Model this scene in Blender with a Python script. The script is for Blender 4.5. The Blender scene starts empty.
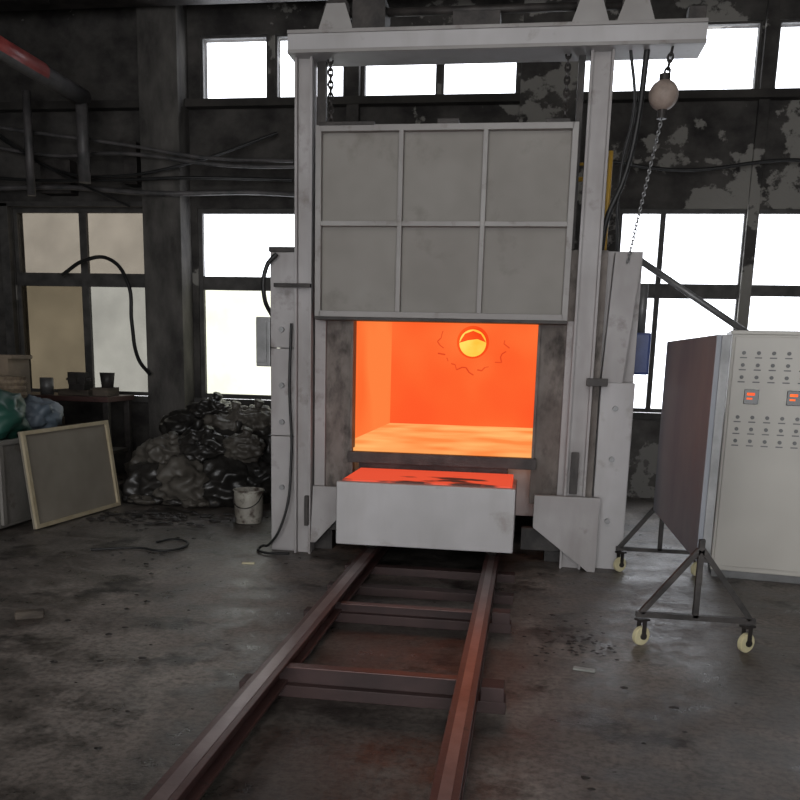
import bpy, bmesh, math, random
from mathutils import Vector, Matrix, noise
random.seed(7)
S=bpy.context.scene
COL=S.collection

# ---------------------------------------------------------------- materials
def new_mat(name):
    m=bpy.data.materials.new(name); m.use_nodes=True
    nt=m.node_tree; nt.nodes.clear()
    return m,nt,nt.nodes,nt.links
def ramp(N,stops):
    r=N.new('ShaderNodeValToRGB'); cr=r.color_ramp
    while len(cr.elements)<len(stops): cr.elements.new(0.5)
    for e,(p,c) in zip(cr.elements,stops):
        e.position=p; e.color=(c[0],c[1],c[2],1) if not isinstance(c,(int,float)) else (c,c,c,1)
    return r
def grunge(name,c1,c2,scale=3.0,lo=.35,hi=.65,rough=.6,metal=0,bump=.15,bscale=40,stretch=(1,1,1),c3=None,c3scale=8,c3lo=.55,c3hi=.65,spec=.5,xbias=0,streak=None,samt=.35,detail=7):
    m,nt,N,L=new_mat(name)
    out=N.new('ShaderNodeOutputMaterial'); b=N.new('ShaderNodeBsdfPrincipled')
    L.new(b.outputs[0],out.inputs[0])
    tc=N.new('ShaderNodeTexCoord'); mp=N.new('ShaderNodeMapping'); mp.inputs['Scale'].default_value=stretch
    L.new(tc.outputs['Object'],mp.inputs[0])
    n=N.new('ShaderNodeTexNoise'); n.inputs['Scale'].default_value=scale; n.inputs['Detail'].default_value=detail; n.inputs['Roughness'].default_value=.6
    L.new(mp.outputs[0],n.inputs['Vector'])
    r=ramp(N,[(lo,c1),(hi,c2)]); L.new(n.outputs[0],r.inputs[0])
    col=r.outputs[0]
    if c3 is not None:
        n3=N.new('ShaderNodeTexNoise'); n3.inputs['Scale'].default_value=c3scale; n3.inputs['Detail'].default_value=9; n3.inputs['Roughness'].default_value=.6
        L.new(mp.outputs[0],n3.inputs['Vector'])
        src=n3.outputs[0]
        if xbias:
            sx=N.new('ShaderNodeSeparateXYZ'); L.new(tc.outputs['Object'],sx.inputs[0])
            mr=N.new('ShaderNodeMapRange'); mr.inputs['From Min'].default_value=-4.5; mr.inputs['From Max'].default_value=1.2; mr.inputs['To Min'].default_value=-xbias*1.6; mr.inputs['To Max'].default_value=xbias
            L.new(sx.outputs['X'],mr.inputs['Value'])
            ad=N.new('ShaderNodeMath'); ad.operation='ADD'; L.new(src,ad.inputs[0]); L.new(mr.outputs[0],ad.inputs[1]); src=ad.outputs[0]
        r3=ramp(N,[(c3lo,0.0),(c3hi,1.0)]); L.new(src,r3.inputs[0])
        mx=N.new('ShaderNodeMixRGB'); L.new(r3.outputs[0],mx.inputs[0]); L.new(col,mx.inputs[1]); mx.inputs[2].default_value=(*c3,1)
        col=mx.outputs[0]
    if streak is not None:
        mp2=N.new('ShaderNodeMapping'); mp2.inputs['Scale'].default_value=(4,4,.9); L.new(tc.outputs['Object'],mp2.inputs[0])
        ns=N.new('ShaderNodeTexNoise'); ns.inputs['Scale'].default_value=1.4; ns.inputs['Detail'].default_value=4; ns.inputs['Roughness'].default_value=.5
        L.new(mp2.outputs[0],ns.inputs['Vector'])
        rs=ramp(N,[(.50,0.0),(.78,samt)]); L.new(ns.outputs[0],rs.inputs[0])
        mx=N.new('ShaderNodeMixRGB'); L.new(rs.outputs[0],mx.inputs[0]); L.new(col,mx.inputs[1]); mx.inputs[2].default_value=(*streak,1)
        col=mx.outputs[0]
    L.new(col,b.inputs['Base Color'])
    b.inputs['Roughness'].default_value=rough; b.inputs['Metallic'].default_value=metal
    b.inputs['Specular IOR Level'].default_value=spec
    if bump:
        nb=N.new('ShaderNodeTexNoise'); nb.inputs['Scale'].default_value=bscale; nb.inputs['Detail'].default_value=5
        L.new(tc.outputs['Object'],nb.inputs['Vector'])
        bp=N.new('ShaderNodeBump'); bp.inputs['Strength'].default_value=bump; bp.inputs['Distance'].default_value=.02
        L.new(nb.outputs[0],bp.inputs['Height']); L.new(bp.outputs[0],b.inputs['Normal'])
    return m
def emis(name,c1,c2,scale,strength,lo=.35,hi=.65,stretch=(1,1,1),detail=6):
    m,nt,N,L=new_mat(name)
    out=N.new('ShaderNodeOutputMaterial'); b=N.new('ShaderNodeEmission'); L.new(b.outputs[0],out.inputs[0])
    tc=N.new('ShaderNodeTexCoord'); mp=N.new('ShaderNodeMapping'); mp.inputs['Scale'].default_value=stretch
    L.new(tc.outputs['Object'],mp.inputs[0])
    n=N.new('ShaderNodeTexNoise'); n.inputs['Scale'].default_value=scale; n.inputs['Detail'].default_value=detail
    L.new(mp.outputs[0],n.inputs['Vector'])
    r=ramp(N,[(lo,c1),(hi,c2)]); L.new(n.outputs[0],r.inputs[0]); col=r.outputs[0]
    L.new(col,b.inputs[0]); b.inputs[1].default_value=strength
    return m
def pane(name,col):
    m,nt,N,L=new_mat(name)
    out=N.new('ShaderNodeOutputMaterial'); t=N.new('ShaderNodeBsdfTransparent')
    tc=N.new('ShaderNodeTexCoord'); n=N.new('ShaderNodeTexNoise'); n.inputs['Scale'].default_value=1.6; n.inputs['Detail'].default_value=5
    L.new(tc.outputs['Object'],n.inputs['Vector'])
    r=ramp(N,[(.3,tuple(c*.82 for c in col)),(.7,col)]); L.new(n.outputs[0],r.inputs[0]); L.new(r.outputs[0],t.inputs[0])
    g=N.new('ShaderNodeBsdfGlossy'); g.inputs['Roughness'].default_value=.1
    mx=N.new('ShaderNodeMixShader'); mx.inputs[0].default_value=.04
    L.new(t.outputs[0],mx.inputs[1]); L.new(g.outputs[0],mx.inputs[2]); L.new(mx.outputs[0],out.inputs[0])
    return m

M={}
M['paint']=grunge('grey_white_paint',(.40,.385,.385),(.49,.475,.48),1.4,rough=.5,bump=.03,detail=3,c3=(.24,.205,.185),c3scale=3.2,c3lo=.60,c3hi=.76,streak=(.27,.24,.22),samt=.3)
M['paint2']=grunge('dirty_white_paint',(.31,.29,.285),(.41,.39,.39),1.6,rough=.55,bump=.05,detail=3,c3=(.15,.125,.11),c3scale=3.2,c3lo=.57,c3hi=.72,streak=(.17,.145,.13),samt=.45)
M['door']=grunge('door_panel_paint',(.20,.183,.162),(.255,.238,.215),1.2,rough=.55,bump=.03,detail=3,c3=(.13,.11,.092),c3scale=2.6,c3lo=.58,c3hi=.80)
M['rib']=grunge('door_rib_paint',(.26,.245,.235),(.33,.315,.305),2,rough=.5,bump=.03,detail=3,c3=(.15,.125,.11),c3scale=5,c3lo=.58,c3hi=.72)
M['face']=grunge('sooty_face_plate',(.11,.09,.078),(.235,.205,.185),2.5,rough=.7,bump=.1,c3=(.035,.027,.022),c3scale=4,c3lo=.5,c3hi=.68,stretch=(1.4,1,.8))
M['steel']=grunge('dark_steel',(.02,.018,.017),(.06,.052,.048),6,rough=.55,metal=.3)
M['black']=grunge('black_rubber',(.008,.008,.008),(.02,.02,.02),6,rough=.5,bump=0)
M['rust']=grunge('red_oxide_steel',(.075,.038,.035),(.105,.056,.051),3,rough=.42,metal=.25,bump=.06,detail=3,c3=(.045,.03,.028),c3scale=12,c3lo=.58,c3hi=.70)
M['tie']=grunge('dark_oxide_tie',(.035,.02,.019),(.06,.033,.031),3,rough=.6,metal=.1,bump=.08,detail=3)
M['railtop']=grunge('worn_rail_steel',(.17,.12,.115),(.25,.19,.18),4,rough=.33,metal=.45,bump=.04,detail=3)
M['galv']=grunge('grey_metal',(.17,.17,.17),(.27,.27,.27),6,rough=.45,metal=.4,bump=.03)
M['blue']=grunge('blue_paint',(.03,.05,.16),(.05,.08,.24),6,rough=.4,bump=.02)
M['yellow']=grunge('yellow_paint',(.42,.25,.03),(.55,.33,.05),6,rough=.4,bump=.02)
M['cream']=grunge('cream_rubber',(.55,.50,.30),(.68,.62,.40),6,rough=.5,bump=.02)
M['ball']=grunge('ball_paint',(.27,.21,.18),(.42,.34,.29),9,rough=.6,bump=.1)
M['redpaint']=grunge('red_pipe_paint',(.20,.03,.03),(.36,.08,.07),5,rough=.4)
M['pipe']=grunge('sooty_pipe',(.05,.05,.05),(.12,.11,.11),5,rough=.5)
M['cabinet']=grunge('cabinet_beige',(.50,.475,.43),(.56,.535,.485),1.5,rough=.4,bump=.01,detail=2)
M['disp']=grunge('display_black',(.01,.01,.01),(.015,.015,.015),5,rough=.2,bump=0)
M['red_led']=emis('red_led',(1,.08,.03),(1,.2,.04),3,1.3)
M['label']=grunge('label_grey',(.12,.12,.12),(.2,.2,.2),5,rough=.5,bump=0)
M['knob']=grunge('knob_metal',(.30,.30,.28),(.45,.45,.42),5,rough=.3,metal=.5,bump=0)
M['board']=grunge('heat_shield_board',(.19,.205,.235),(.29,.295,.315),1.1,lo=.38,hi=.62,rough=.5,bump=.03,detail=3,c3=(.25,.19,.18),c3scale=1.0,c3lo=.55,c3hi=.8,stretch=(1,1,.6))
M['wood']=grunge('pale_wood',(.40,.33,.21),(.50,.43,.30),5,rough=.6,bump=.03,stretch=(4,1,1))
M['olive']=grunge('grey_panel',(.21,.185,.15),(.28,.25,.205),1.5,rough=.6,bump=.02,detail=3)
M['bag']=grunge('dark_sack',(.014,.013,.012),(.034,.031,.028),1.5,rough=.36,bump=.05,bscale=8,detail=2)
M['bag2']=grunge('grey_brown_sack',(.055,.048,.04),(.10,.09,.076),1.5,rough=.5,bump=.08,bscale=8,detail=2)
M['green']=grunge('green_bag',(.01,.05,.035),(.025,.10,.075),2,rough=.45,bump=.1,bscale=14,detail=2)
M['bluebag']=grunge('grey_blue_bag',(.10,.13,.16),(.17,.2,.24),2,rough=.5,bump=.1,bscale=14,detail=2)
M['carton']=grunge('carton',(.14,.11,.08),(.22,.17,.12),4,rough=.8)
M['crate']=grunge('old_timber',(.05,.04,.032),(.13,.105,.08),4,rough=.8,stretch=(1,1,4))
M['bin']=grunge('grey_bin_steel',(.15,.14,.125),(.25,.235,.215),2,rough=.6,metal=.1,c3=(.10,.07,.05),c3scale=3,c3lo=.57,c3hi=.68)
M['straw']=grunge('straw_basket',(.14,.10,.07),(.27,.21,.14),20,rough=.8)
M['bucket']=grunge('old_white_bucket',(.22,.20,.17),(.38,.36,.31),5,rough=.5,c3=(.07,.05,.04),c3scale=7,c3lo=.5,c3hi=.62)
M['wall']=grunge('sooty_plaster',(.02,.018,.017),(.075,.069,.063),2.2,rough=.9,bump=.3,bscale=18,c3=(.23,.22,.20),c3scale=1.5,c3lo=.565,c3hi=.59,stretch=(1,1,1.2),xbias=.05)
M['dado']=grunge('peeling_dado',(.08,.075,.07),(.19,.18,.17),3,rough=.9,bump=.3,bscale=18,c3=(.34,.33,.31),c3scale=2.4,c3lo=.52,c3hi=.54)
M['darkwall']=grunge('dark_wall',(.02,.018,.016),(.05,.045,.04),1.5,rough=.9,bump=.2)
M['pillar']=grunge('pillar_plaster',(.035,.032,.03),(.12,.112,.102),3,rough=.9,bump=.3,stretch=(1,1,.4))
M['ceil']=grunge('dark_ceiling',(.012,.012,.012),(.03,.028,.026),1.5,rough=.95)
M['frame']=grunge('window_frame_steel',(.03,.028,.026),(.08,.075,.07),5,rough=.6,bump=.02)
M['pane_clear']=pane('pane_clear',(.97,.98,1.0))
M['pane_yellow']=pane('pane_yellowed',(.60,.60,.54))
M['pane_tan']=pane('pane_tan',(.28,.262,.235))
M['pane_tan2']=pane('pane_tan_dark',(.20,.18,.145))
M['pane_grey']=pane('pane_grey',(.31,.305,.285))
def back_mat():
    m,nt,N,L=new_mat('hot_refractory_back')
    out=N.new('ShaderNodeOutputMaterial'); b=N.new('ShaderNodeEmission'); L.new(b.outputs[0],out.inputs[0])
    tc=N.new('ShaderNodeTexCoord'); sx=N.new('ShaderNodeSeparateXYZ'); L.new(tc.outputs['Object'],sx.inputs[0])
    n=N.new('ShaderNodeTexNoise'); n.inputs['Scale'].default_value=1.0; n.inputs['Detail'].default_value=2; L.new(tc.outputs['Object'],n.inputs['Vector'])
    mr=N.new('ShaderNodeMapRange'); mr.inputs['From Min'].default_value=.9; mr.inputs['From Max'].default_value=2.1; mr.inputs['To Min'].default_value=-.12; mr.inputs['To Max'].default_value=.12; L.new(sx.outputs['Z'],mr.inputs['Value'])
    a=N.new('ShaderNodeMath'); L.new(n.outputs[0],a.inputs[0]); L.new(mr.outputs[0],a.inputs[1])
    r=ramp(N,[(.3,(1,.10,.022)),(.5,(1,.125,.026)),(.7,(1,.18,.04))]); L.new(a.outputs[0],r.inputs[0]); L.new(r.outputs[0],b.inputs[0]); b.inputs[1].default_value=1.0
    return m
M['hot_back']=back_mat()
M['hot_side']=emis('hot_refractory_side',(1.0,.15,.03),(1.0,.22,.05),.9,1.0,detail=1)
M['hot_floor']=emis('hot_floor',(1.0,.26,.06),(1.0,.48,.15),1.3,1.0,lo=.38,hi=.62,detail=2)
M['hot_ring']=emis('hot_ring',(.95,.065,.01),(1.0,.1,.015),4,1.0)
M['hot_mark']=emis('hot_mark',(.75,.06,.015),(.85,.08,.018),4,1.0)
M['hot_hole']=emis('hot_hole',(1.0,.55,.05),(1.0,.75,.13),4,1.0)
def slab_mat():
    m,nt,N,L=new_mat('glowing_car_slab')
    out=N.new('ShaderNodeOutputMaterial'); b=N.new('ShaderNodeBsdfPrincipled'); L.new(b.outputs[0],out.inputs[0])
    tc=N.new('ShaderNodeTexCoord'); mp=N.new('ShaderNodeMapping'); mp.inputs['Scale'].default_value=(1,1.6,1)
    L.new(tc.outputs['Object'],mp.inputs[0])
    n=N.new('ShaderNodeTexNoise'); n.inputs['Scale'].default_value=3; n.inputs['Detail'].default_value=6; L.new(mp.outputs[0],n.inputs['Vector'])
    sx=N.new('ShaderNodeSeparateXYZ'); L.new(tc.outputs['Object'],sx.inputs[0])
    mr=N.new('ShaderNodeMapRange'); mr.inputs['From Min'].default_value=6.25; mr.inputs['From Max'].default_value=6.8; mr.inputs['To Min'].default_value=.10; mr.inputs['To Max'].default_value=-.12; L.new(sx.outputs['Y'],mr.inputs['Value'])
    mr2=N.new('ShaderNodeMapRange'); mr2.inputs['From Min'].default_value=-1.3; mr2.inputs['From Max'].default_value=-.2; mr2.inputs['To Min'].default_value=-.08; mr2.inputs['To Max'].default_value=.05; L.new(sx.outputs['X'],mr2.inputs['Value'])
    a=N.new('ShaderNodeMath'); L.new(n.outputs[0],a.inputs[0]); L.new(mr.outputs[0],a.inputs[1])
    a2=N.new('ShaderNodeMath'); L.new(a.outputs[0],a2.inputs[0]); L.new(mr2.outputs[0],a2.inputs[1])
    r=ramp(N,[(.53,(.95,.085,.03)),(.61,(.02,.006,.005))]); L.new(a2.outputs[0],r.inputs[0])
    b.inputs['Base Color'].default_value=(.15,.08,.07,1); b.inputs['Roughness'].default_value=.9
    L.new(r.outputs[0],b.inputs['Emission Color']); b.inputs['Emission Strength'].default_value=.75
    return m
M['slab']=slab_mat()
def floor_mat():
    m,nt,N,L=new_mat('dusty_concrete_floor')
    out=N.new('ShaderNodeOutputMaterial'); b=N.new('ShaderNodeBsdfPrincipled'); L.new(b.outputs[0],out.inputs[0])
    tc=N.new('ShaderNodeTexCoord')
    def ns(s,d,ro=.6):
        n=N.new('ShaderNodeTexNoise'); n.inputs['Scale'].default_value=s; n.inputs['Detail'].default_value=d; n.inputs['Roughness'].default_value=ro
        L.new(tc.outputs['Object'],n.inputs['Vector']); return n
    n1=ns(.6,6); r1=ramp(N,[(.35,(.10,.083,.072)),(.5,(.18,.157,.14)),(.64,(.31,.28,.252))]); L.new(n1.outputs[0],r1.inputs[0])
    n2=ns(3.2,10,.72); r2=ramp(N,[(.38,.40),(.6,1.2)]); L.new(n2.outputs[0],r2.inputs[0])
    mx=N.new('ShaderNodeMixRGB'); mx.blend_type='MULTIPLY'; mx.inputs[0].default_value=1; L.new(r1.outputs[0],mx.inputs[1]); L.new(r2.outputs[0],mx.inputs[2])
    n3=ns(28,6,.7); r3=ramp(N,[(.40,.45),(.55,1.0)]); L.new(n3.outputs[0],r3.inputs[0])
    mx2=N.new('ShaderNodeMixRGB'); mx2.blend_type='MULTIPLY'; mx2.inputs[0].default_value=.75; L.new(mx.outputs[0],mx2.inputs[1]); L.new(r3.outputs[0],mx2.inputs[2])
    n4=ns(1.5,9,.7); r4=ramp(N,[(.54,0.0),(.62,1.0)]); L.new(n4.outputs[0],r4.inputs[0])
    mx3=N.new('ShaderNodeMixRGB'); L.new(r4.outputs[0],mx3.inputs[0]); L.new(mx2.outputs[0],mx3.inputs[1]); mx3.inputs[2].default_value=(.030,.025,.021,1)
    # the strip between the rails is darker
    sx=N.new('ShaderNodeSeparateXYZ'); L.new(tc.outputs['Object'],sx.inputs[0])
    c=N.new('ShaderNodeMath'); c.operation='ADD'; c.inputs[1].default_value=.70; L.new(sx.outputs['X'],c.inputs[0])
    ab=N.new('ShaderNodeMath'); ab.operation='ABSOLUTE'; L.new(c.outputs[0],ab.inputs[0])
    mr=N.new('ShaderNodeMapRange'); mr.inputs['From Min'].default_value=.35; mr.inputs['From Max'].default_value=.75; mr.inputs['To Min'].default_value=.55; mr.inputs['To Max'].default_value=1.0; L.new(ab.outputs[0],mr.inputs['Value'])
    mx4=N.new('ShaderNodeMixRGB'); mx4.blend_type='MULTIPLY'; mx4.inputs[0].default_value=1; L.new(mx3.outputs[0],mx4.inputs[1]); L.new(mr.outputs[0],mx4.inputs[2])
    L.new(mx4.outputs[0],b.inputs['Base Color'])
    rr=ramp(N,[(.35,.24),(.60,.60)]); L.new(n2.outputs[0],rr.inputs[0]); L.new(rr.outputs[0],b.inputs['Roughness'])
    b.inputs['Specular IOR Level'].default_value=.45
    bp=N.new('ShaderNodeBump'); bp.inputs['Strength'].default_value=.22; bp.inputs['Distance'].default_value=.02
    L.new(n3.outputs[0],bp.inputs['Height']); L.new(bp.outputs[0],b.inputs['Normal'])
    return m
M['floor']=floor_mat()

# ---------------------------------------------------------------- geometry helpers
def group(name):
    e=bpy.data.objects.new(name,None); COL.objects.link(e); e.empty_display_size=.1; return e
def fin(bm,name,mat,parent=None,smooth=False):
    me=bpy.data.meshes.new(name)
    bmesh.ops.recalc_face_normals(bm,faces=bm.faces[:])
    bm.to_mesh(me); bm.free()
    if smooth:
        for p in me.polygons: p.use_smooth=True
    o=bpy.data.objects.new(name,me); COL.objects.link(o)
    if mat is not None: me.materials.append(M[mat] if isinstance(mat,str) else mat)
    if parent: o.parent=parent
    return o
def addbox(bm,x0,x1,y0,y1,z0,z1,bev=0):
    r=bmesh.ops.create_cube(bm,size=1)
    vs=r['verts']
    for v in vs:
        v.co=Vector(((x0+x1)/2+v.co.x*(x1-x0),(y0+y1)/2+v.co.y*(y1-y0),(z0+z1)/2+v.co.z*(z1-z0)))
    if bev:
        es=list({e for v in vs for e in v.link_edges})
        bmesh.ops.bevel(bm,geom=es,offset=bev,segments=2,affect='EDGES',profile=.6)
def box(name,x0,x1,y0,y1,z0,z1,mat,parent=None,bev=.004):
    bm=bmesh.new(); addbox(bm,x0,x1,y0,y1,z0,z1,bev); return fin(bm,name,mat,parent)
def boxes(name,lst,mat,parent=None,bev=.003):
    bm=bmesh.new()
    for b in lst: addbox(bm,*b,bev)
    return fin(bm,name,mat,parent)
def prism_y(name,pts,y0,y1,mat,parent=None):
    bm=bmesh.new()
    a=[bm.verts.new((x,y0,z)) for x,z in pts]; b=[bm.verts.new((x,y1,z)) for x,z in pts]
    bm.faces.new(a); bm.faces.new(b[::-1]); n=len(pts)
    for i in range(n): bm.faces.new((a[i],b[i],b[(i+1)%n],a[(i+1)%n]))
    return fin(bm,name,mat,parent)
def addcyl(bm,p,q,r,seg=16,r2=None):
    p=Vector(p);q=Vector(q);d=q-p
    rot=d.to_track_quat('Z','Y').to_matrix().to_4x4()
    bmesh.ops.create_cone(bm,cap_ends=True,segments=seg,radius1=r,radius2=r if r2 is None else r2,depth=d.length,matrix=Matrix.Translation((p+q)/2)@rot)
def cyl(name,p,q,r,mat,parent=None,seg=20,r2=None,smooth=True):
    bm=bmesh.new(); addcyl(bm,p,q,r,seg,r2); o=fin(bm,name,mat,parent)
    if smooth:
        for f in o.data.polygons: f.use_smooth=len(f.vertices)==4
    return o
def barpath(bm,p,q,w):
    p=Vector(p);q=Vector(q);d=q-p
    rot=d.to_track_quat('Z','Y').to_matrix().to_4x4()
    r=bmesh.ops.create_cube(bm,size=1,matrix=Matrix.Translation((p+q)/2)@rot@Matrix.Diagonal((w,w,d.length,1)))
def bars(name,segs,w,mat,parent=None):
    bm=bmesh.new()
    for p,q in segs: barpath(bm,p,q,w)
    return fin(bm,name,mat,parent)
def tube(name,pts,r,mat,parent=None):
    cu=bpy.data.curves.new(name,'CURVE'); cu.dimensions='3D'; cu.bevel_depth=r; cu.bevel_resolution=3; cu.resolution_u=8
    s=cu.splines.new('BEZIER'); s.bezier_points.add(len(pts)-1)
    for b,p in zip(s.bezier_points,pts):
        b.co=p; b.handle_left_type=b.handle_right_type='AUTO'
    o=bpy.data.objects.new(name,cu); COL.objects.link(o); cu.materials.append(M[mat])
    dg=bpy.context.evaluated_depsgraph_get(); me=bpy.data.meshes.new_from_object(o.evaluated_get(dg))
    bpy.data.objects.remove(o); me.name=name
    for p in me.polygons: p.use_smooth=True
    o=bpy.data.objects.new(name,me); COL.objects.link(o)
    if not me.materials: me.materials.append(M[mat])
    if parent: o.parent=parent
    return o
def addlump(bm,c,s,seed,amp=.28,fr=1.6,sub=4,flat=True,fine=.32,ridge=0):
    r=bmesh.ops.create_icosphere(bm,subdivisions=sub,radius=1)
    off=Vector((seed*3.7,seed*1.3,seed*7.1))
    for v in r['verts']:
        d=v.co.normalized()
        k=1+amp*noise.noise(d*fr+off)+amp*.5*noise.noise(d*fr*2.7+off)+amp*fine*abs(noise.noise(d*fr*5+off))
        if ridge: k+=ridge*(.5-abs(noise.noise(d*2.2+off*2))*2.0)
        p=Vector((d.x*s[0],d.y*s[1],d.z*s[2]))*k+Vector(c)
        if flat and p.z<.012: p.z=.012
        v.co=p
def chain(name,p,q,mat,parent,r=.012,link=.05):
    bm=bmesh.new(); p=Vector(p);q=Vector(q);d=(q-p);n=max(2,int(d.length/(link*.75)));u=d.normalized()
    rot=u.to_track_quat('Z','Y').to_matrix().to_4x4()
    for i in range(n):
        c=p+d*(i+.5)/n
        tw=Matrix.Rotation(math.pi/2*(i%2),4,'Z')
        base=Matrix.Translation(c)@rot@tw
        pts=[]
        for k in range(8):
            a=2*math.pi*k/8; pts.append(base@Vector((math.cos(a)*link*.3,0,math.sin(a)*link*.55)))
        for k in range(8): addcyl(bm,pts[k],pts[(k+1)%8],r*.5,5)
    return fin(bm,name,mat,parent)

# ---------------------------------------------------------------- room
XL,XR,YF,YB,ZC=-9.0,6.0,-4.0,11.0,6.2
box('floor',XL-.2,XR+.2,YF-.2,YB+.3,-.12,0,'floor',bev=0)
box('ceiling',XL-.2,XR+.2,YF-.2,YB+.3,ZC,ZC+.15,'ceil',bev=0)
box('wall_left',XL-.2,XL,YF-.2,YB+.3,0,ZC,'darkwall',bev=0)
box('wall_right',XR,XR+.2,YF-.2,YB+.3,0,ZC,'darkwall',bev=0)
boxes('wall_front',[(XL,-4.2,YF-.2,YF,0,ZC),(3.2,XR,YF-.2,YF,0,ZC),(-4.2,3.2,YF-.2,YF,4.3,ZC)],'darkwall',bev=0)  # unseen wall; opening added and sized to let sky light onto the furnace front
WT=.24
low=[(-6.85,-4.95),(-4.30,-2.45),(.95,2.44),(2.50,3.95),(4.2,5.6)]
up=[(-4.22,-3.36),(-3.27,-2.40),(-2.18,-1.27),(-1.22,-.32),(.42,2.38),(2.56,4.6)]
bands=[(XL,XR,YB,YB+WT,3.45,4.72),(XL,XR,YB,YB+WT,5.46,ZC)]
def fillseg(lst,z0,z1):
    out=[];x=XL
    for a,b in lst: out.append((x,a,YB,YB+WT,z0,z1)); x=b
    out.append((x,XR,YB,YB+WT,z0,z1)); return out
boxes('wall_back',bands+fillseg(low,1.04,3.45)+fillseg(up,4.72,5.46)+[(XL,XR,YB,YB+WT,0,1.04)],'wall',bev=0)
boxes('trim_1',[(.6,XR,YB-.03,YB-.001,0,.98)],'dado',bev=.004)
boxes('trim_2',[(XL,-4.9,YB-.06,YB-.001,.98,1.06),(-4.36,-2.3,YB-.08,YB-.001,.98,1.06),(.85,XR,YB-.08,YB-.001,.98,1.06)],'frame')
boxes('trim_3',[(-4.88,-4.38,YB-.35,YB-.001,0,ZC)],'pillar',bev=.01)
boxes('trim_4',[(-2.35,-2.2,YB-.12,YB-.001,3.5,ZC),(-.28,.38,YB-.2,YB-.001,0,ZC),(2.405,2.53,YB-.06,YB-.001,0,ZC)],'wall',bev=.01)
box('trim_5',XL,XR,YB-.14,YB-.001,4.62,4.71,'darkwall')
boxes('trim_6',[(-6.98,-6.86,YB-.1,YB-.001,1.06,3.5),(-7.3,-7.2,YB-.1,YB-.001,1.06,3.5),(XL,-4.9,YB-.1,YB-.001,3.46,3.52)],'frame')
wn=[0]
def window(x0,x1,z0,z1,vert,horiz,mats,t=.05,fm='frame'):
    wn[0]+=1; g=group('window_%d'%wn[0]); y0,y1=YB+.02,YB+.08
    fr=[(x0,x0+t,y0,y1,z0,z1),(x1-t,x1,y0,y1,z0,z1),(x0+t,x1-t,y0,y1,z0,z0+t),(x0+t,x1-t,y0,y1,z1-t,z1)]
    for v,w in vert: fr.append((v-w/2,v+w/2,y0,y1,z0+t,z1-t))
    for a,b in horiz: fr.append((x0+t,x1-t,y0+.005,y1-.005,a,b))
    boxes('frame',fr,fm,g)
    xs=[x0+t]+[v for v,_ in vert]+[x1-t]; zs=[z0+t]+[(a+b)/2 for a,b in horiz]+[z1-t]
    k=0
    for j in range(len(zs)-1):
        for i in range(len(xs)-1):
            box('glass_%d'%k,xs[i],xs[i+1],YB+.045,YB+.052,zs[j],zs[j+1],mats[k%len(mats)],g,bev=0); k+=1
window(-6.85,-4.95,1.06,3.45,[(-5.88,.10)],[(2.47,2.64)],['pane_tan2','pane_grey','pane_tan','pane_tan'])
window(-4.30,-2.45,1.06,3.45,[(-3.0,.05)],[(2.45,2.62)],['pane_yellow','pane_yellow','pane_clear','pane_clear'],t=.06)
window(.95,2.44,1.06,3.45,[(1.47,.06)],[(2.43,2.60)],['pane_clear'])
window(2.50,3.95,1.06,3.45,[],[(2.47,2.60)],['pane_clear'])
window(4.2,5.6,1.06,3.45,[],[(2.47,2.60)],['pane_clear'])
for a,b in up:
    window(a,b,4.72,5.46,[],[],['pane_clear'],t=.025)
def portal(name,x0,x1,z0,z1,y,rot):
    ld=bpy.data.lights.new(name,'AREA'); ld.shape='RECTANGLE'; ld.size=x1-x0; ld.size_y=z1-z0; ld.cycles.is_portal=True
    o=bpy.data.objects.new(name,ld); COL.objects.link(o); o.location=((x0+x1)/2,y,(z0+z1)/2); o.rotation_euler=rot
portal('daylight_portal_low',-6.9,4.0,1.0,3.5,YB+.3,(-math.pi/2,0,0))
portal('daylight_portal_high',-4.3,4.6,4.7,5.5,YB+.3,(-math.pi/2,0,0))
portal('daylight_portal_added_opening',-4.2,3.2,0,4.3,YF-.25,(math.pi/2,0,0))  # covers the added opening behind the camera

g=group('roof_girder')
boxes('flanges',[(-6.0,-5.7,2,10.15,5.55,5.60),(-6.0,-5.7,2,10.15,5.95,6.0),(-5.87,-5.83,2,10.15,5.6,5.95)],'steel',g)
g=group('roof_crossbeam')
boxes('flanges',[(-8.9,5.9,10.2,10.5,5.62,5.68),(-8.9,5.9,10.2,10.5,6.0,6.06),(-8.9,5.9,10.33,10.37,5.68,6.0)],'steel',g)
g=group('overhead_pipe')
cyl('pipe_body',(-5.36,3,4.55),(-5.36,10.2,4.55),.10,'pipe',g)
cyl('red_section',(-5.36,8.2,4.56),(-5.36,9.3,4.56),.106,'redpaint',g)
cyl('upper_pipe',(-5.75,3,4.75),(-5.75,10.2,4.75),.05,'pipe',g)
cyl('elbow_drop',(-5.36,10.15,4.58),(-5.36,10.15,3.6),.07,'pipe',g)
cyl('side_drop',(-6.2,10.4,4.7),(-6.2,10.4,3.5),.05,'pipe',g)
g=group('power_cable')
tube('cable_1',[(-8,10.8,4.4),(-6.2,10.75,4.05),(-5,10.5,4.0),(-3.6,10.5,3.85),(-2.2,10.7,3.9)],.022,'pipe',g)
tube('cable_2',[(-8,10.8,3.62),(-6,10.75,3.66),(-4.6,10.55,3.55),(-3.4,10.8,3.6),(-2,10.85,3.5)],.03,'pipe',g)
tube('cable_3',[(-6.9,10.85,4.3),(-6.0,10.7,3.85),(-5.2,10.55,3.75),(-4.2,10.55,3.9),(-3.2,10.85,4.3)],.018,'black',g)
tube('cable_4',[(-8,10.7,4.55),(-6.4,10.6,4.3),(-5.0,10.5,4.1),(-4.0,10.5,3.95),(-2.9,10.5,3.9)],.02,'pipe',g)
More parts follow.
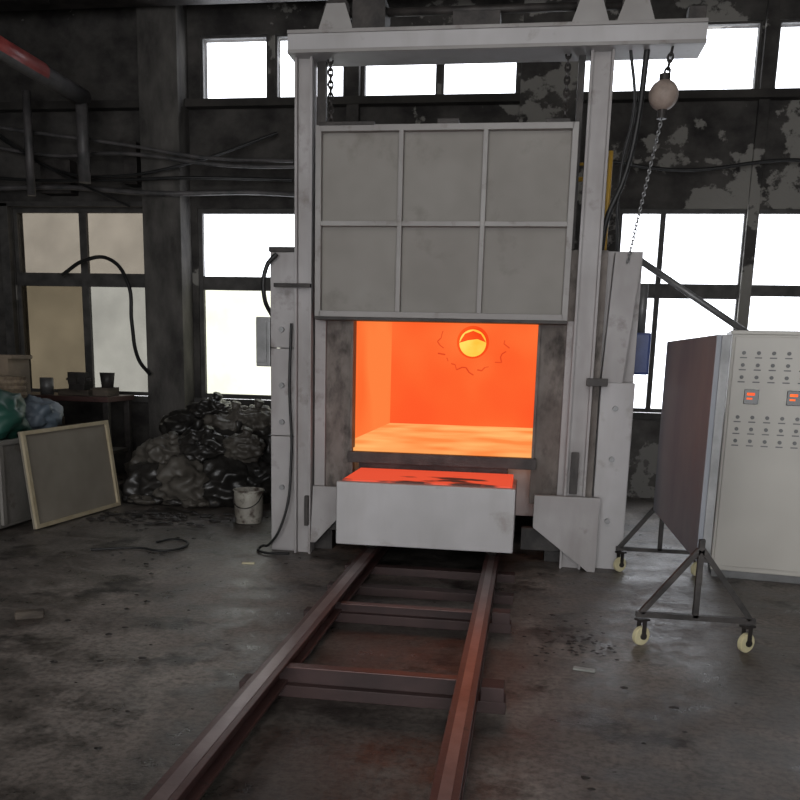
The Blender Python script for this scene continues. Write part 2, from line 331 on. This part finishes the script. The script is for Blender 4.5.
tube('cable_5',[(-8,10.7,3.9),(-6.6,10.7,3.75),(-5.0,10.5,3.7),(-4.3,10.5,3.72),(-3.0,10.8,3.75)],.02,'black',g)
tube('cable_6',[(-7.2,10.75,4.62),(-6.5,10.7,4.1),(-5.6,10.6,3.65),(-5.0,10.55,3.4)],.016,'black',g)
boxes('junction',[(-6.3,-5.9,10.8,10.99,3.6,4.0),(-5.15,-4.98,10.75,10.99,3.7,4.2)],'steel',g)
g=group('power_cable')
tube('cable',[(.5,10.85,4.0),(1.6,10.85,3.85),(2.8,10.85,3.95),(4.5,10.85,3.8)],.02,'black',g)
g=group('hanging_hose')
tube('hose',[(-6.1,10.85,2.60),(-5.75,10.8,2.78),(-5.42,10.8,2.80),(-5.15,10.75,2.5),(-5.10,10.72,2.0),(-4.98,10.62,1.55),(-4.80,10.55,1.36)],.024,'black',g)

# ---------------------------------------------------------------- furnace
fu=group('bogie_hearth_furnace')
boxes('shell',[(-2.08,-1.62,7.12,10.2,.35,2.5),(.20,.82,7.12,10.2,.35,2.5),(-1.62,.20,7.12,10.2,2.2,2.5),(-1.62,.20,10.0,10.2,.35,2.2),(-1.62,.20,7.3,10.0,.35,.84)],'paint2',fu)
box('chamber_back',-1.62,.20,9.93,9.99,.85,2.2,'hot_back',fu,bev=0)
box('chamber_side_l',-1.62,-1.58,7.14,9.93,.85,2.2,'hot_side',fu,bev=0)
box('chamber_side_r',.16,.20,7.14,9.93,.85,2.2,'hot_side',fu,bev=0)
box('chamber_roof',-1.58,.16,7.14,9.93,2.16,2.2,'hot_side',fu,bev=0)
box('chamber_floor',-1.58,.16,7.06,9.93,.85,.90,'hot_floor',fu,bev=0)
bm=bmesh.new()
bmesh.ops.create_cone(bm,cap_ends=True,segments=40,radius1=.18,radius2=.18,depth=.03,matrix=Matrix.Translation((-.65,9.905,1.84))@Matrix.Rotation(math.pi/2,4,'X'))
fin(bm,'burner_port_ring','hot_ring',fu)
bm=bmesh.new()
bmesh.ops.create_cone(bm,cap_ends=True,segments=40,radius1=.15,radius2=.15,depth=.03,matrix=Matrix.Translation((-.65,9.885,1.83))@Matrix.Rotation(math.pi/2,4,'X'))
fin(bm,'burner_port','hot_hole',fu)
prism_y('burner_flame_lip',[(-.80,1.83),(-.74,1.93),(-.65,1.965),(-.56,1.93),(-.50,1.84),(-.60,1.875),(-.70,1.86)],9.86,9.868,'hot_ring',fu)
bm=bmesh.new()
pp=None
for i in range(30):
    a=math.pi*(.88+1.15*i/29); rr=.36+.05*noise.noise(Vector((i*.9,3,1)))*2+random.uniform(-.02,.02)
    p=(-.65+math.cos(a)*rr*1.05,9.925,1.84+math.sin(a)*rr*.9)
    if pp and random.random()<.72: barpath(bm,pp,p,random.uniform(.008,.016))
    pp=p
fin(bm,'lining_cracks','hot_mark',fu)
ox0,ox1,oz0,oz1=-1.43,.05,.88,2.02
boxes('face_plate',[(-1.76,ox0,7.04,7.13,.5,2.5),(ox1,.55,7.04,7.13,.5,2.5),(ox0,ox1,7.04,7.13,oz1,2.5)],'face',fu)
boxes('face_edge_strip',[(-1.75,-1.66,7.0,7.04,.5,1.96),(.27,.33,7.0,7.04,.5,1.96)],'paint2',fu)
boxes('opening_frame',[(ox0-.02,ox0,7.0,7.04,.80,oz1),(ox1,ox1+.02,7.0,7.04,.80,oz1)],'face',fu)
boxes('opening_sill',[(ox0-.03,ox1+.04,6.98,7.06,.785,.875)],'steel',fu)
boxes('side_panel_l',[(-2.12,-1.90,6.98,7.12,0,.98),(-2.12,-1.90,6.98,7.12,.985,1.70),(-2.12,-1.90,6.98,7.12,1.705,2.46)],'paint2',fu,bev=.008)
boxes('side_panel_r',[(.56,.82,6.98,7.12,0,1.5)],'paint',fu,bev=.01)
prism_y('side_flange_r',[(.56,1.5),(.72,1.5),(.80,2.48),(.60,2.48)],6.98,7.12,'paint2',fu)
box('side_panel_cap',-2.13,-1.89,6.97,7.13,2.46,2.5,'steel',fu)
def post(nm,x0,x1,z1):
    boxes(nm,[(x0,x1,6.96,6.98,0,z1),(x0,x0+.02,6.91,6.96,0,z1),(x1-.02,x1,6.91,6.96,0,z1),(x0+.01,x1-.01,6.98,7.10,0,z1)],'paint2',fu)
post('post_l',-1.90,-1.76,3.95)
post('post_r',.32,.49,3.95)
boxes('inner_guide',[(-1.75,-1.68,7.02,7.08,2.5,3.9),(.24,.29,7.02,7.08,2.5,3.9)],'steel',fu)
bm=bmesh.new()
for x,z in [(-2.02,1.1),(-2.02,1.4),(-2.02,.55),(-2.02,1.85),(.68,1.3),(.68,.9),(.68,.4)]:
    addcyl(bm,(x,6.975,z),(x,6.945,z),.022,8)
fin(bm,'bolts','galv',fu)
boxes('brackets',[(-2.06,-1.76,6.87,6.91,2.18,2.21),(.36,.42,6.87,6.91,.62,.95),(.44,.60,6.87,6.91,1.47,1.53),(-1.80,-1.77,6.86,6.91,.25,.5)],'steel',fu)
boxes('top_beam',[(-1.935,1.11,6.84,6.86,3.88,4.04),(-1.935,1.11,6.86,7.16,3.88,3.90),(-1.935,1.11,6.86,7.16,4.02,4.04),(-1.935,1.11,7.14,7.16,3.90,4.02)],'paint',fu)
boxes('beam_edge',[(-1.935,1.11,6.825,6.84,3.88,3.905),(-1.935,1.11,6.825,6.84,4.015,4.04)],'rib',fu)
for i,x in enumerate((-1.58,.30,.62)):
    prism_y('pulley_plate_%d'%i,[(x-.14,4.04),(x+.14,4.04),(x+.07,4.24),(x-.07,4.24)],6.90,6.93,'rib',fu)
    prism_y('pulley_plate_b%d'%i,[(x-.14,4.04),(x+.14,4.04),(x+.07,4.24),(x-.07,4.24)],7.06,7.09,'rib',fu)
    cyl('sheave_%d'%i,(x,6.93,4.20),(x,7.06,4.20),.10,'steel',fu)
boxes('hoist_gearbox',[(-1.45,-1.2,6.88,7.12,4.04,4.26),(-.7,-.35,6.9,7.1,4.04,4.16),(.98,1.10,6.88,7.0,4.04,4.14)],'steel',fu)
cyl('drive_shaft',(-1.58,7.0,4.20),(.62,7.0,4.20),.03,'steel',fu)
chain('lift_chain_l',(-1.64,7.0,3.9),(-1.62,6.95,3.36),'steel',fu,.016,.06)
chain('lift_chain_r',(.16,7.0,3.9),(.16,6.95,3.36),'steel',fu,.016,.06)
prism_y('foot_plate_r',[(.09,.60),(.60,.60),(.60,.0),(.54,.0),(.09,.34)],6.85,6.90,'paint2',fu)
prism_y('foot_plate_l',[(-1.54,.58),(-1.74,.58),(-1.76,.1),(-1.72,.1),(-1.54,.30)],6.92,6.955,'paint2',fu)
boxes('base_beams',[(-1.75,-1.5,7.0,7.1,.2,.36),(0,.4,7.0,7.1,.12,.3)],'steel',fu)
boxes('base_sills',[(-2.08,-1.62,7.13,10.2,0,.35),(.2,.82,7.13,10.2,0,.35)],'steel',fu)
boxes('pit_back',[(-1.62,.2,9.8,9.9,0,.35)],'steel',fu)
dx0,dx1,dz0,dz1=-1.705,.262,1.955,3.365
boxes('door_panel',[(dx0+.01,dx1-.01,6.86,6.90,dz0+.01,dz1-.01)],'door',fu)
rb=.035; yy=(6.80,6.86)
c1,c2,mz=-1.045,-.412,2.655
boxes('door_ribs',[(dx0,dx0+rb+.01,*yy,dz0,dz1),(dx1-rb-.01,dx1,*yy,dz0,dz1),(dx0+rb,dx1-rb,*yy,dz1-.045,dz1),(dx0+rb,dx1-rb,*yy,dz0,dz0+.045),
   (c1-.018,c1+.018,*yy,dz0+.045,dz1-.045),(c2-.018,c2+.018,*yy,dz0+.045,dz1-.045),(dx0+.045,c1-.018,*yy,mz-.018,mz+.018),(c1+.018,c2-.018,*yy,mz-.018,mz+.018),(c2+.018,dx1-.045,*yy,mz-.018,mz+.018)],'rib',fu)
boxes('door_lining',[(dx0+.06,dx1-.06,6.90,7.0,dz0+.02,dz1-.06)],'steel',fu)
boxes('door_bottom_edge',[(dx0,dx1,6.80,6.99,dz0-.025,dz0)],'steel',fu)
boxes('door_top_clips',[(-1.68,-1.25,6.79,6.83,dz1-.005,dz1+.02),(-.78,-.62,6.82,6.9,dz1,dz1+.04),(.02,.2,6.82,6.9,dz1,dz1+.03)],'steel',fu)
boxes('electric_box',[(-2.25,-2.13,7.0,7.2,1.55,1.95)],'galv',fu,bev=.008)
boxes('electric_box_door',[(-2.245,-2.16,6.985,7.0,1.58,1.92)],'galv',fu)
tube('box_hose',[(-2.12,7.05,1.95),(-2.16,6.95,2.1),(-2.13,6.93,2.35),(-2.05,6.93,2.44)],.018,'black',fu)
tube('post_cable',[(-1.93,6.93,1.9),(-1.945,6.93,1.4),(-1.93,6.93,.8),(-1.98,6.88,.3),(-2.12,6.9,.06),(-2.2,6.95,.03),(-2.15,6.8,.02),(-1.9,6.75,.03)],.011,'black',fu)
boxes('burner_blower',[(.83,.97,7.4,7.75,1.56,1.90)],'blue',fu,bev=.02)
cyl('burner_body',(.82,7.6,1.85),(.86,7.6,1.85),.16,'galv',fu)
cyl('burner_duct',(.90,7.6,1.9),(.90,7.6,2.3),.04,'galv',fu)
cyl('gas_pipe',(.53,7.2,2.5),(.53,7.2,3.25),.018,'yellow',fu)
cyl('gas_pipe_run',(.26,7.22,3.05),(.53,7.22,3.05),.018,'yellow',fu)
cyl('gas_pipe_low',(.3,7.22,3.16),(.53,7.22,3.16),.012,'yellow',fu)
tube('power_cable_1',[(.72,6.95,3.9),(.68,6.98,3.3),(.62,7.0,3.0),(.52,7.05,2.72),(.50,7.1,2.5)],.022,'black',fu)
tube('power_cable_2',[(.60,6.95,3.9),(.66,6.98,3.5),(.60,7.0,3.1),(.60,7.05,2.7),(.62,7.1,2.5)],.012,'black',fu)

h=group('chain_hoist')
chain('hook_chain',(.89,6.9,3.88),(.862,6.9,3.69),'steel',h,.018,.06)
bm=bmesh.new(); bmesh.ops.create_uvsphere(bm,u_segments=28,v_segments=18,radius=.105,matrix=Matrix.Translation((.852,6.9,3.56)))
fin(bm,'ball_weight','ball',h,True)
bm=bmesh.new(); addcyl(bm,(.852,6.9,3.655),(.852,6.9,3.70),.04,16); addcyl(bm,(.852,6.9,3.40),(.852,6.9,3.46),.035,16); fin(bm,'ball_collars','steel',h)
chain('hand_chain',(.852,6.9,3.40),(.69,6.95,2.4),'galv',h,.008,.035)

# ---------------------------------------------------------------- bogie
bo=group('furnace_car')
boxes('front_block',[(-1.38,-.055,6.2,6.26,.26,.735)],'paint',bo,bev=.008)
boxes('side_plates',[(-1.38,-1.34,6.26,7.0,.28,.70),(-.095,-.055,6.26,7.0,.28,.70)],'paint2',bo)
boxes('heated_slab',[(-1.35,-.085,6.26,6.98,.60,.745)],'slab',bo,bev=.008)
boxes('chassis',[(-1.32,-.12,6.3,9.6,.27,.36),(-1.38,-.14,7.05,9.7,.45,.78)],'steel',bo)
bm=bmesh.new()
for x in (-1.155,-.215):
    for y in (6.5,7.6,8.6,9.4): addcyl(bm,(x-.035,y,.268),(x+.035,y,.268),.095,24)
fin(bm,'wheels','steel',bo)

# ---------------------------------------------------------------- rail track
rt=group('rail_track')
for nm,x0,x1 in (('rail_l',-1.215,-1.10),('rail_r',-.265,-.16)):
    boxes(nm,[(x0,x1,.6,9.7,.155,.17),(x0,x1,.6,9.7,.06,.075),((x0+x1)/2-.012,(x0+x1)/2+.012,.6,9.7,.075,.155)],'rust',rt)
    boxes(nm+'_head',[(x0+.03,x1-.03,.6,9.7,.17,.172)],'railtop',rt,bev=0)
boxes('ties',[(-1.34,-.03,3.86,3.98,.0,.06),(-1.34,-.03,5.10,5.20,.0,.06),(-1.34,-.03,5.75,5.85,.0,.06),(-1.34,-.03,6.35,6.45,0,.06),(-1.34,-.03,2.5,2.62,0,.06),(-1.34,-.03,1.2,1.32,0,.06)],'tie',rt)
boxes('tie_webs',[(-1.15,-.22,3.90,3.915,.06,.15),(-1.15,-.22,5.14,5.155,.06,.12)],'tie',rt)
boxes('tie_flanges',[(-1.10,-.265,3.87,3.93,.145,.153),(-1.10,-.265,5.10,5.16,.115,.123)],'rust',rt)
boxes('stub_blocks',[(-.15,-.04,3.86,3.98,.06,.13),(-.15,-.04,5.10,5.20,.06,.13)],'tie',rt)

# ---------------------------------------------------------------- mobile heat shield board
mb=group('mobile_heat_shield')
bm=bmesh.new()
addbox(bm,1.02,1.05,5.10,6.90,.52,1.82,.006)
fin(bm,'shield_panel','board',mb)
boxes('panel_frame',[(1.05,1.10,5.10,5.14,.52,1.82),(1.05,1.10,6.86,6.9,.52,1.82),(1.05,1.085,5.14,6.86,1.78,1.82),(1.05,1.085,5.14,6.86,.52,.56),(1.05,1.085,5.98,6.02,.56,1.78)],'galv',mb)
for i,(y,xa,xb) in enumerate(((5.07,.70,1.38),(6.93,.76,1.44))):
    xc=(xa+xb)/2
    bars('a_frame_%d'%i,[((xa,y,.19),(xb,y,.19)),((xc,y,.19),(xc,y,.66)),((xa+.03,y,.20),(xc-.01,y,.60)),((xb-.03,y,.20),(xc+.01,y,.60))],.032,'steel',mb)
    for j,x in enumerate((xa+.04,xb-.04)):
        bm=bmesh.new(); bmesh.ops.create_cone(bm,cap_ends=True,segments=28,radius1=.058,radius2=.058,depth=.034,matrix=Matrix.Translation((x,y,.058))@Matrix.Rotation(math.radians(35),4,'Z')@Matrix.Rotation(math.pi/2,4,'X'))
        bmesh.ops.bevel(bm,geom=[e for e in bm.edges if len(e.link_faces)==2 and max(len(f.verts) for f in e.link_faces)>4],offset=.006,segments=2,affect='EDGES')
        fin(bm,'caster_wheel_%d%d'%(i,j),'cream',mb)
        bm=bmesh.new()
        Rz=Matrix.Translation((x,y,0))@Matrix.Rotation(math.radians(35),4,'Z')
        for s in (-1,1):
            bmesh.ops.create_cube(bm,size=1,matrix=Rz@Matrix.Translation((0,s*.024,.10))@Matrix.Diagonal((.03,.006,.11,1)))
        bmesh.ops.create_cube(bm,size=1,matrix=Rz@Matrix.Translation((0,0,.158))@Matrix.Diagonal((.07,.06,.012,1)))
        bmesh.ops.create_cone(bm,cap_ends=True,segments=14,radius1=.02,radius2=.02,depth=.06,matrix=Rz@Matrix.Translation((0,0,.058))@Matrix.Rotation(math.pi/2,4,'X'))
        fin(bm,'caster_fork_%d%d'%(i,j),'steel',mb)
bars('long_rail',[((1.07,5.07,.54),(1.07,6.93,.54))],.03,'steel',mb)

# ---------------------------------------------------------------- control cabinet
cb=group('control_cabinet')
def cbox(nm,l,mat,bev=.003): return boxes(nm,l,mat,cb,bev)
cbox('body',[(0,1.1,0,.5,.06,1.90)],'cabinet',.01)
cbox('plinth',[(.01,1.09,.02,.48,0,.06)],'label')
cbox('door_leaf',[(.02,1.08,-.018,0,.10,1.87)],'cabinet',.006)
cbox('top_cap',[(-.012,1.112,-.02,.51,1.885,1.915)],'cabinet',.006)
L1=[];L2=[];L3=[]
for k in range(3):
    x=.12+.30*k
    L1.append((x,x+.105,-.03,-.018,1.37,1.48)); L2.append((x+.02,x+.075,-.033,-.03,1.435,1.455)); L2.append((x+.02,x+.06,-.033,-.03,1.405,1.418))
cbox('meter',L1,'disp'); cbox('meter_digits',L2,'red_led',0)
bm=bmesh.new()
for z in (1.75,1.66,1.57,1.27,1.18,1.09):
    for k in range(9):
        x=.09+.105*k; addcyl(bm,(x,-.018,z),(x,-.032,z),.014,14)
fin(bm,'knobs','label',cb)
for z in (1.715,1.625,1.535,1.235,1.145,1.055):
    for k in range(9):
        x=.09+.105*k; L3.append((x-.025,x+.025,-.021,-.018,z-.005,z+.004))
cbox('knob_labels',L3,'label',0)
cbox('handle',[(1.0,1.03,-.04,-.018,.95,1.08)],'steel')
cb.location=(1.50,6.93,0); cb.rotation_euler=(0,0,math.radians(-8))

g=group('diagonal_pipe')
cyl('pipe',(.92,9,2.70),(2.35,9,1.80),.032,'galv',g)
cyl('support_leg',(2.35,9,1.83),(2.35,9,0),.04,'galv',g)
g=group('gas_valve_stand')
cyl('stand_pipe',(.98,9.2,0),(.98,9.2,1.15),.04,'galv',g)
cyl('valve_body',(.92,9.2,.9),(1.04,9.2,.9),.08,'blue',g)
cyl('valve_wheel',(.98,9.08,1.0),(.98,9.06,1.0),.09,'steel',g)
tube('valve_hose',[(.98,9.2,1.15),(.95,9.1,1.3),(.93,8.6,1.2),(.92,8.2,.9)],.03,'black',g)

# ---------------------------------------------------------------- left clutter
g=group('framed_board')
def quadslab(nm,a,b,c,d,th,mat):
    a,b,c,d=[Vector(p) for p in (a,b,c,d)]; n=(b-a).cross(d-a).normalized()*th
    bm=bmesh.new(); vs=[bm.verts.new(p) for p in (a,b,c,d)]+[bm.verts.new(p+n) for p in (a,b,c,d)]
    for f in ((0,1,2,3),(7,6,5,4),(0,4,5,1),(1,5,6,2),(2,6,7,3),(3,7,4,0)): bm.faces.new([vs[i] for i in f])
    return fin(bm,nm,mat,g)
A=Vector((-4.44,7.2,.01));B=Vector((-4.31,8.6,.01));Cc=Vector((-4.42,8.6,.92));Dd=Vector((-4.57,7.25,.90))
quadslab('panel',A,B,Cc,Dd,-.02,'olive')
def lerp2(u,v): return (A*(1-u)+B*u)*(1-v)+(Dd*(1-u)+Cc*u)*v
for i,(u0,u1,v0,v1) in enumerate(((0,1,0,.04),(0,1,.96,1),(0,.03,.04,.96),(.97,1,.04,.96))):
    q=[lerp2(u0,v0),lerp2(u1,v0),lerp2(u1,v1),lerp2(u0,v1)]
    quadslab('frame_%d'%i,*q,.025,'wood')
def lump(name,c,s,seed,mat,amp=.25,fr=1.6,flat=True,parent=None,ridge=.14):
    bm=bmesh.new(); addlump(bm,c,s,seed,amp,fr,4,flat,fine=.1,ridge=ridge); return fin(bm,name,mat,parent,True)
g=group('scrap_bin')
bx0,bx1,by0,by1,bz=-5.7,-4.68,6.75,8.55,.78
boxes('bin_walls',[(bx0,bx1,by0,by0+.04,.06,bz),(bx0,bx1,by1-.04,by1,.06,bz),(bx0,bx0+.04,by0+.04,by1-.04,.06,bz),(bx1-.04,bx1,by0+.04,by1-.04,.06,bz),(bx0,bx1,by0,by1,.03,.06)],'bin',g,.006)
boxes('bin_rim',[(bx0-.02,bx1+.02,by0-.02,by0+.05,bz,bz+.04),(bx0-.02,bx1+.02,by1-.05,by1+.02,bz,bz+.04),(bx0-.02,bx0+.05,by0+.05,by1-.05,bz,bz+.04),(bx1-.05,bx1+.02,by0+.05,by1-.05,bz,bz+.04)],'bin',g,.006)
boxes('bin_ribs',[(bx1,bx1+.03,by0+.3,by0+.36,.06,bz),(bx1,bx1+.03,by0+.85,by0+.91,.06,bz),(bx1,bx1+.03,by0+1.4,by0+1.46,.06,bz),(bx0+.1,bx0+.2,by0,by1,0,.03),(bx1-.2,bx1-.1,by0,by1,0,.03)],'bin',g,.004)
lump('green_sack_1',(-5.02,7.55,.98),(.28,.38,.28),3,'green',parent=g,amp=.3,fr=1.6)
lump('green_sack_2',(-5.3,7.2,.93),(.3,.3,.25),5,'green',parent=g,amp=.3,fr=1.6)
lump('grey_sack_1',(-5.3,8.05,.95),(.32,.34,.22),8,'bag',parent=g)
lump('grey_sack_2',(-4.98,8.2,.98),(.25,.24,.17),11,'bluebag',parent=g,amp=.3,fr=2)
lump('fill',(-5.2,7.6,.6),(.46,.8,.25),14,'bag',parent=g)
bm=bmesh.new()
for i in range(7):
    bmesh.ops.create_cone(bm,cap_ends=(i in (0,6)),segments=32,radius1=.155+.010*(i%2),radius2=.165+.010*((i+1)%2),depth=.03,matrix=Matrix.Translation((-5.10,7.95,1.18+i*.03)))
fin(bm,'wicker_basket','straw',g)
boxes('carton',[(-5.6,-5.2,8.12,8.5,1.1,1.58)],'carton',g)
boxes('carton_flaps',[(-5.64,-5.6,8.12,8.5,1.54,1.58),(-5.2,-5.16,8.12,8.5,1.54,1.58)],'carton',g)
# rubbish pile: plastic sacks with twisted necks
rp=group('rubbish_sack_pile')
pile=[(-4.12,9.1,.17,.36,.32,.26),(-3.70,9.0,.20,.40,.34,.28),(-3.28,9.1,.20,.38,.36,.30),(-2.98,9.35,.22,.30,.36,.30),(-4.2,9.5,.30,.38,.38,.34),(-3.8,9.5,.46,.44,.4,.34),(-3.35,9.55,.46,.44,.4,.34),(-3.88,9.7,.74,.36,.34,.24),(-3.42,9.7,.78,.36,.34,.24),(-3.66,9.75,.98,.26,.26,.15),(-2.95,9.7,.55,.30,.32,.32),(-3.15,9.72,.88,.26,.28,.18),(-3.55,9.16,.60,.28,.24,.18),(-3.98,9.2,.52,.26,.24,.18),(-3.12,9.2,.62,.24,.22,.16)]
light={1,4,8,11,13,14}
for mt,sel in (('bag',False),('bag2',True)):
    bm=bmesh.new()
    for i,(x,y,z,a,b,c) in enumerate(pile):
        if (i in light)!=sel: continue
        addlump(bm,(x,y,z),(a,b,c),i+20,.25,1.3,5,fine=.15,ridge=.20)
        if z>.4:
            addcyl(bm,(x+.05,y-.05,z+c*.8),(x+.09,y-.08,z+c*1.3),.03,8,r2=.06)
    for i in range(9):
        x=random.uniform(-4.3,-2.9); y=random.uniform(8.72,9.0)
        addlump(bm,(x,y,.05),(random.uniform(.06,.14),random.uniform(.05,.12),random.uniform(.03,.06)),i+60,.4,1.5,3,ridge=.15)
    fin(bm,'sacks_'+('grey' if sel else 'black'),mt,rp,True)
g=group('paint_bucket')
bm=bmesh.new()
c=(-2.69,8.1)
bmesh.ops.create_cone(bm,cap_ends=True,segments=36,radius1=.125,radius2=.145,depth=.33,matrix=Matrix.Translation((*c,.170)))
tf=[f for f in bm.faces if len(f.verts)>4 and f.calc_center_median().z>.3]
r=bmesh.ops.inset_region(bm,faces=tf,thickness=.008)
for f in tf:
    for v in f.verts: v.co.z-=.27
fin(bm,'bucket_body','bucket',g)
bm=bmesh.new()
for k in range(36):
    a=2*math.pi*k/36;b2=2*math.pi*(k+1)/36
    addcyl(bm,(c[0]+.148*math.cos(a),c[1]+.148*math.sin(a),.328),(c[0]+.148*math.cos(b2),c[1]+.148*math.sin(b2),.328),.008,6)
fin(bm,'rim','bucket',g)
tube('bail_handle',[(c[0]-.148,c[1],.30),(c[0]-.10,c[1]-.13,.20),(c[0],c[1]-.17,.17),(c[0]+.10,c[1]-.13,.20),(c[0]+.148,c[1],.30)],.005,'steel',g)
g=group('steel_work_table')
boxes('top',[(-6.5,-4.95,9.7,10.4,1.04,1.10)],'rust',g)
boxes('legs',[(-6.45,-6.38,9.75,9.82,0,1.04),(-5.05,-4.98,9.75,9.82,0,1.04),(-6.45,-6.38,10.3,10.37,0,1.04),(-5.05,-4.98,10.3,10.37,0,1.04),(-6.4,-5.0,9.8,10.3,.4,.44)],'steel',g)
boxes('parts',[(-5.7,-5.3,9.9,10.3,1.10,1.17),(-5.25,-5.05,9.9,10.2,1.10,1.2),(-6.2,-5.85,9.9,10.3,.44,.8),(-5.6,-5.2,9.85,10.2,.44,.74)],'crate',g)
boxes('vise',[(-5.5,-5.3,9.8,9.95,1.17,1.24),(-5.52,-5.42,9.82,9.93,1.24,1.38),(-5.38,-5.30,9.82,9.93,1.24,1.38),(-5.56,-5.24,9.86,9.89,1.28,1.31)],'steel',g)
cyl('pot',(-5.1,10.0,1.2),(-5.1,10.0,1.38),.07,'steel',g,r2=.09)
cyl('tin',(-5.9,10.0,1.1),(-5.9,10.0,1.3),.08,'galv',g)
g=group('brick_stack')
bl=[]
for i in range(5):
    for j in range(2):
        x=-5.30+j*.26+(.05 if i%2 else 0); bl.append((x,x+.25,9.0,9.3,.0+i*.115,.11+i*.115))
boxes('bricks',bl,'carton',g,bev=.008)

# floor debris
bm=bmesh.new()
for i in range(420):
    if i<110: x=random.gauss(.35,.2); y=random.gauss(5.0,.16); s=random.uniform(.004,.013)
    elif i<330: x=random.uniform(-4.6,2.0); y=random.uniform(3.0,8.6); s=random.uniform(.004,.017)
    else: x=random.gauss(-3.6,.5); y=random.gauss(8.1,.22); s=random.uniform(.012,.045)
    if (-1.45<x<.0 and y<8) or x<-4.2 or (x>.6 and y>4.8) or y>8.6: continue
    addlump(bm,(x,y,.012),(s*1.5,s,s*.5),i,.6,2,1)
fin(bm,'floor_debris','steel')
g=group('scrap_cable')
tube('cable',[(-3.55,6.55,.012),(-3.2,6.7,.015),(-2.95,6.65,.015),(-2.85,6.9,.015),(-3.05,7.1,.015),(-3.15,6.95,.015)],.010,'black',g)
def scrap(name,loc,rz,dim,mat,bev):
    bm=bmesh.new()
    bmesh.ops.create_cube(bm,size=1,matrix=Matrix.Translation(loc)@Matrix.Rotation(rz,4,'Z')@Matrix.Diagonal((*dim,1))); bmesh.ops.bevel(bm,geom=bm.edges[:],offset=bev,segments=1,affect='EDGES')
    return fin(bm,name,mat)
scrap('wood_offcut',(-3.0,4.75,.025),.5,(.17,.07,.05),'crate',.008)
scrap('paper_scrap',(.38,4.55,.006),-.2,(.12,.04,.012),'knob',.003)
scrap('paper_scrap',(-2.15,6.45,.004),.2,(.10,.05,.008),'cream',.002)

# ---------------------------------------------------------------- world + lights
w=bpy.data.worlds.new('overcast_sky'); S.world=w; w.use_nodes=True
N=w.node_tree.nodes; L=w.node_tree.links; N.clear()
out=N.new('ShaderNodeOutputWorld'); bg=N.new('ShaderNodeBackground'); L.new(bg.outputs[0],out.inputs[0])
bg.inputs[0].default_value=(.97,.98,1.0,1); bg.inputs[1].default_value=5.0
def area(name,loc,target,size,power,col=(1,1,1),sy=None):
    ld=bpy.data.lights.new(name,'AREA'); ld.energy=power; ld.color=col; ld.size=size
    if sy: ld.shape='RECTANGLE'; ld.size_y=sy
    o=bpy.data.objects.new(name,ld); COL.objects.link(o); o.location=loc
    o.rotation_euler=(Vector(target)-Vector(loc)).to_track_quat('-Z','Y').to_euler(); return o
area('added_front_fill',(0,.5,5.9),(0,6,1.5),3.0,120,(1,.96,.92))  # unseen fill light, added to brighten the furnace front

# ---------------------------------------------------------------- camera
R2=Vector((.9888,.1474,.0249)); D2=Vector((.0527,-.1876,-.9808)); F=Vector((-.1399,.9711,-.1933))
cam=bpy.data.cameras.new('camera'); co=bpy.data.objects.new('camera',cam); COL.objects.link(co)
Rm=Matrix((R2,-D2,-F)).transposed()
co.matrix_world=Matrix.Translation((0,0,1.65))@Rm.to_4x4()
cam.sensor_width=36; cam.lens=36*858.32/800; cam.shift_x=0; cam.shift_y=126.75/800
cam.clip_start=.05; cam.clip_end=200
S.camera=co
S.view_settings.view_transform='Standard'
S.view_settings.look='None'
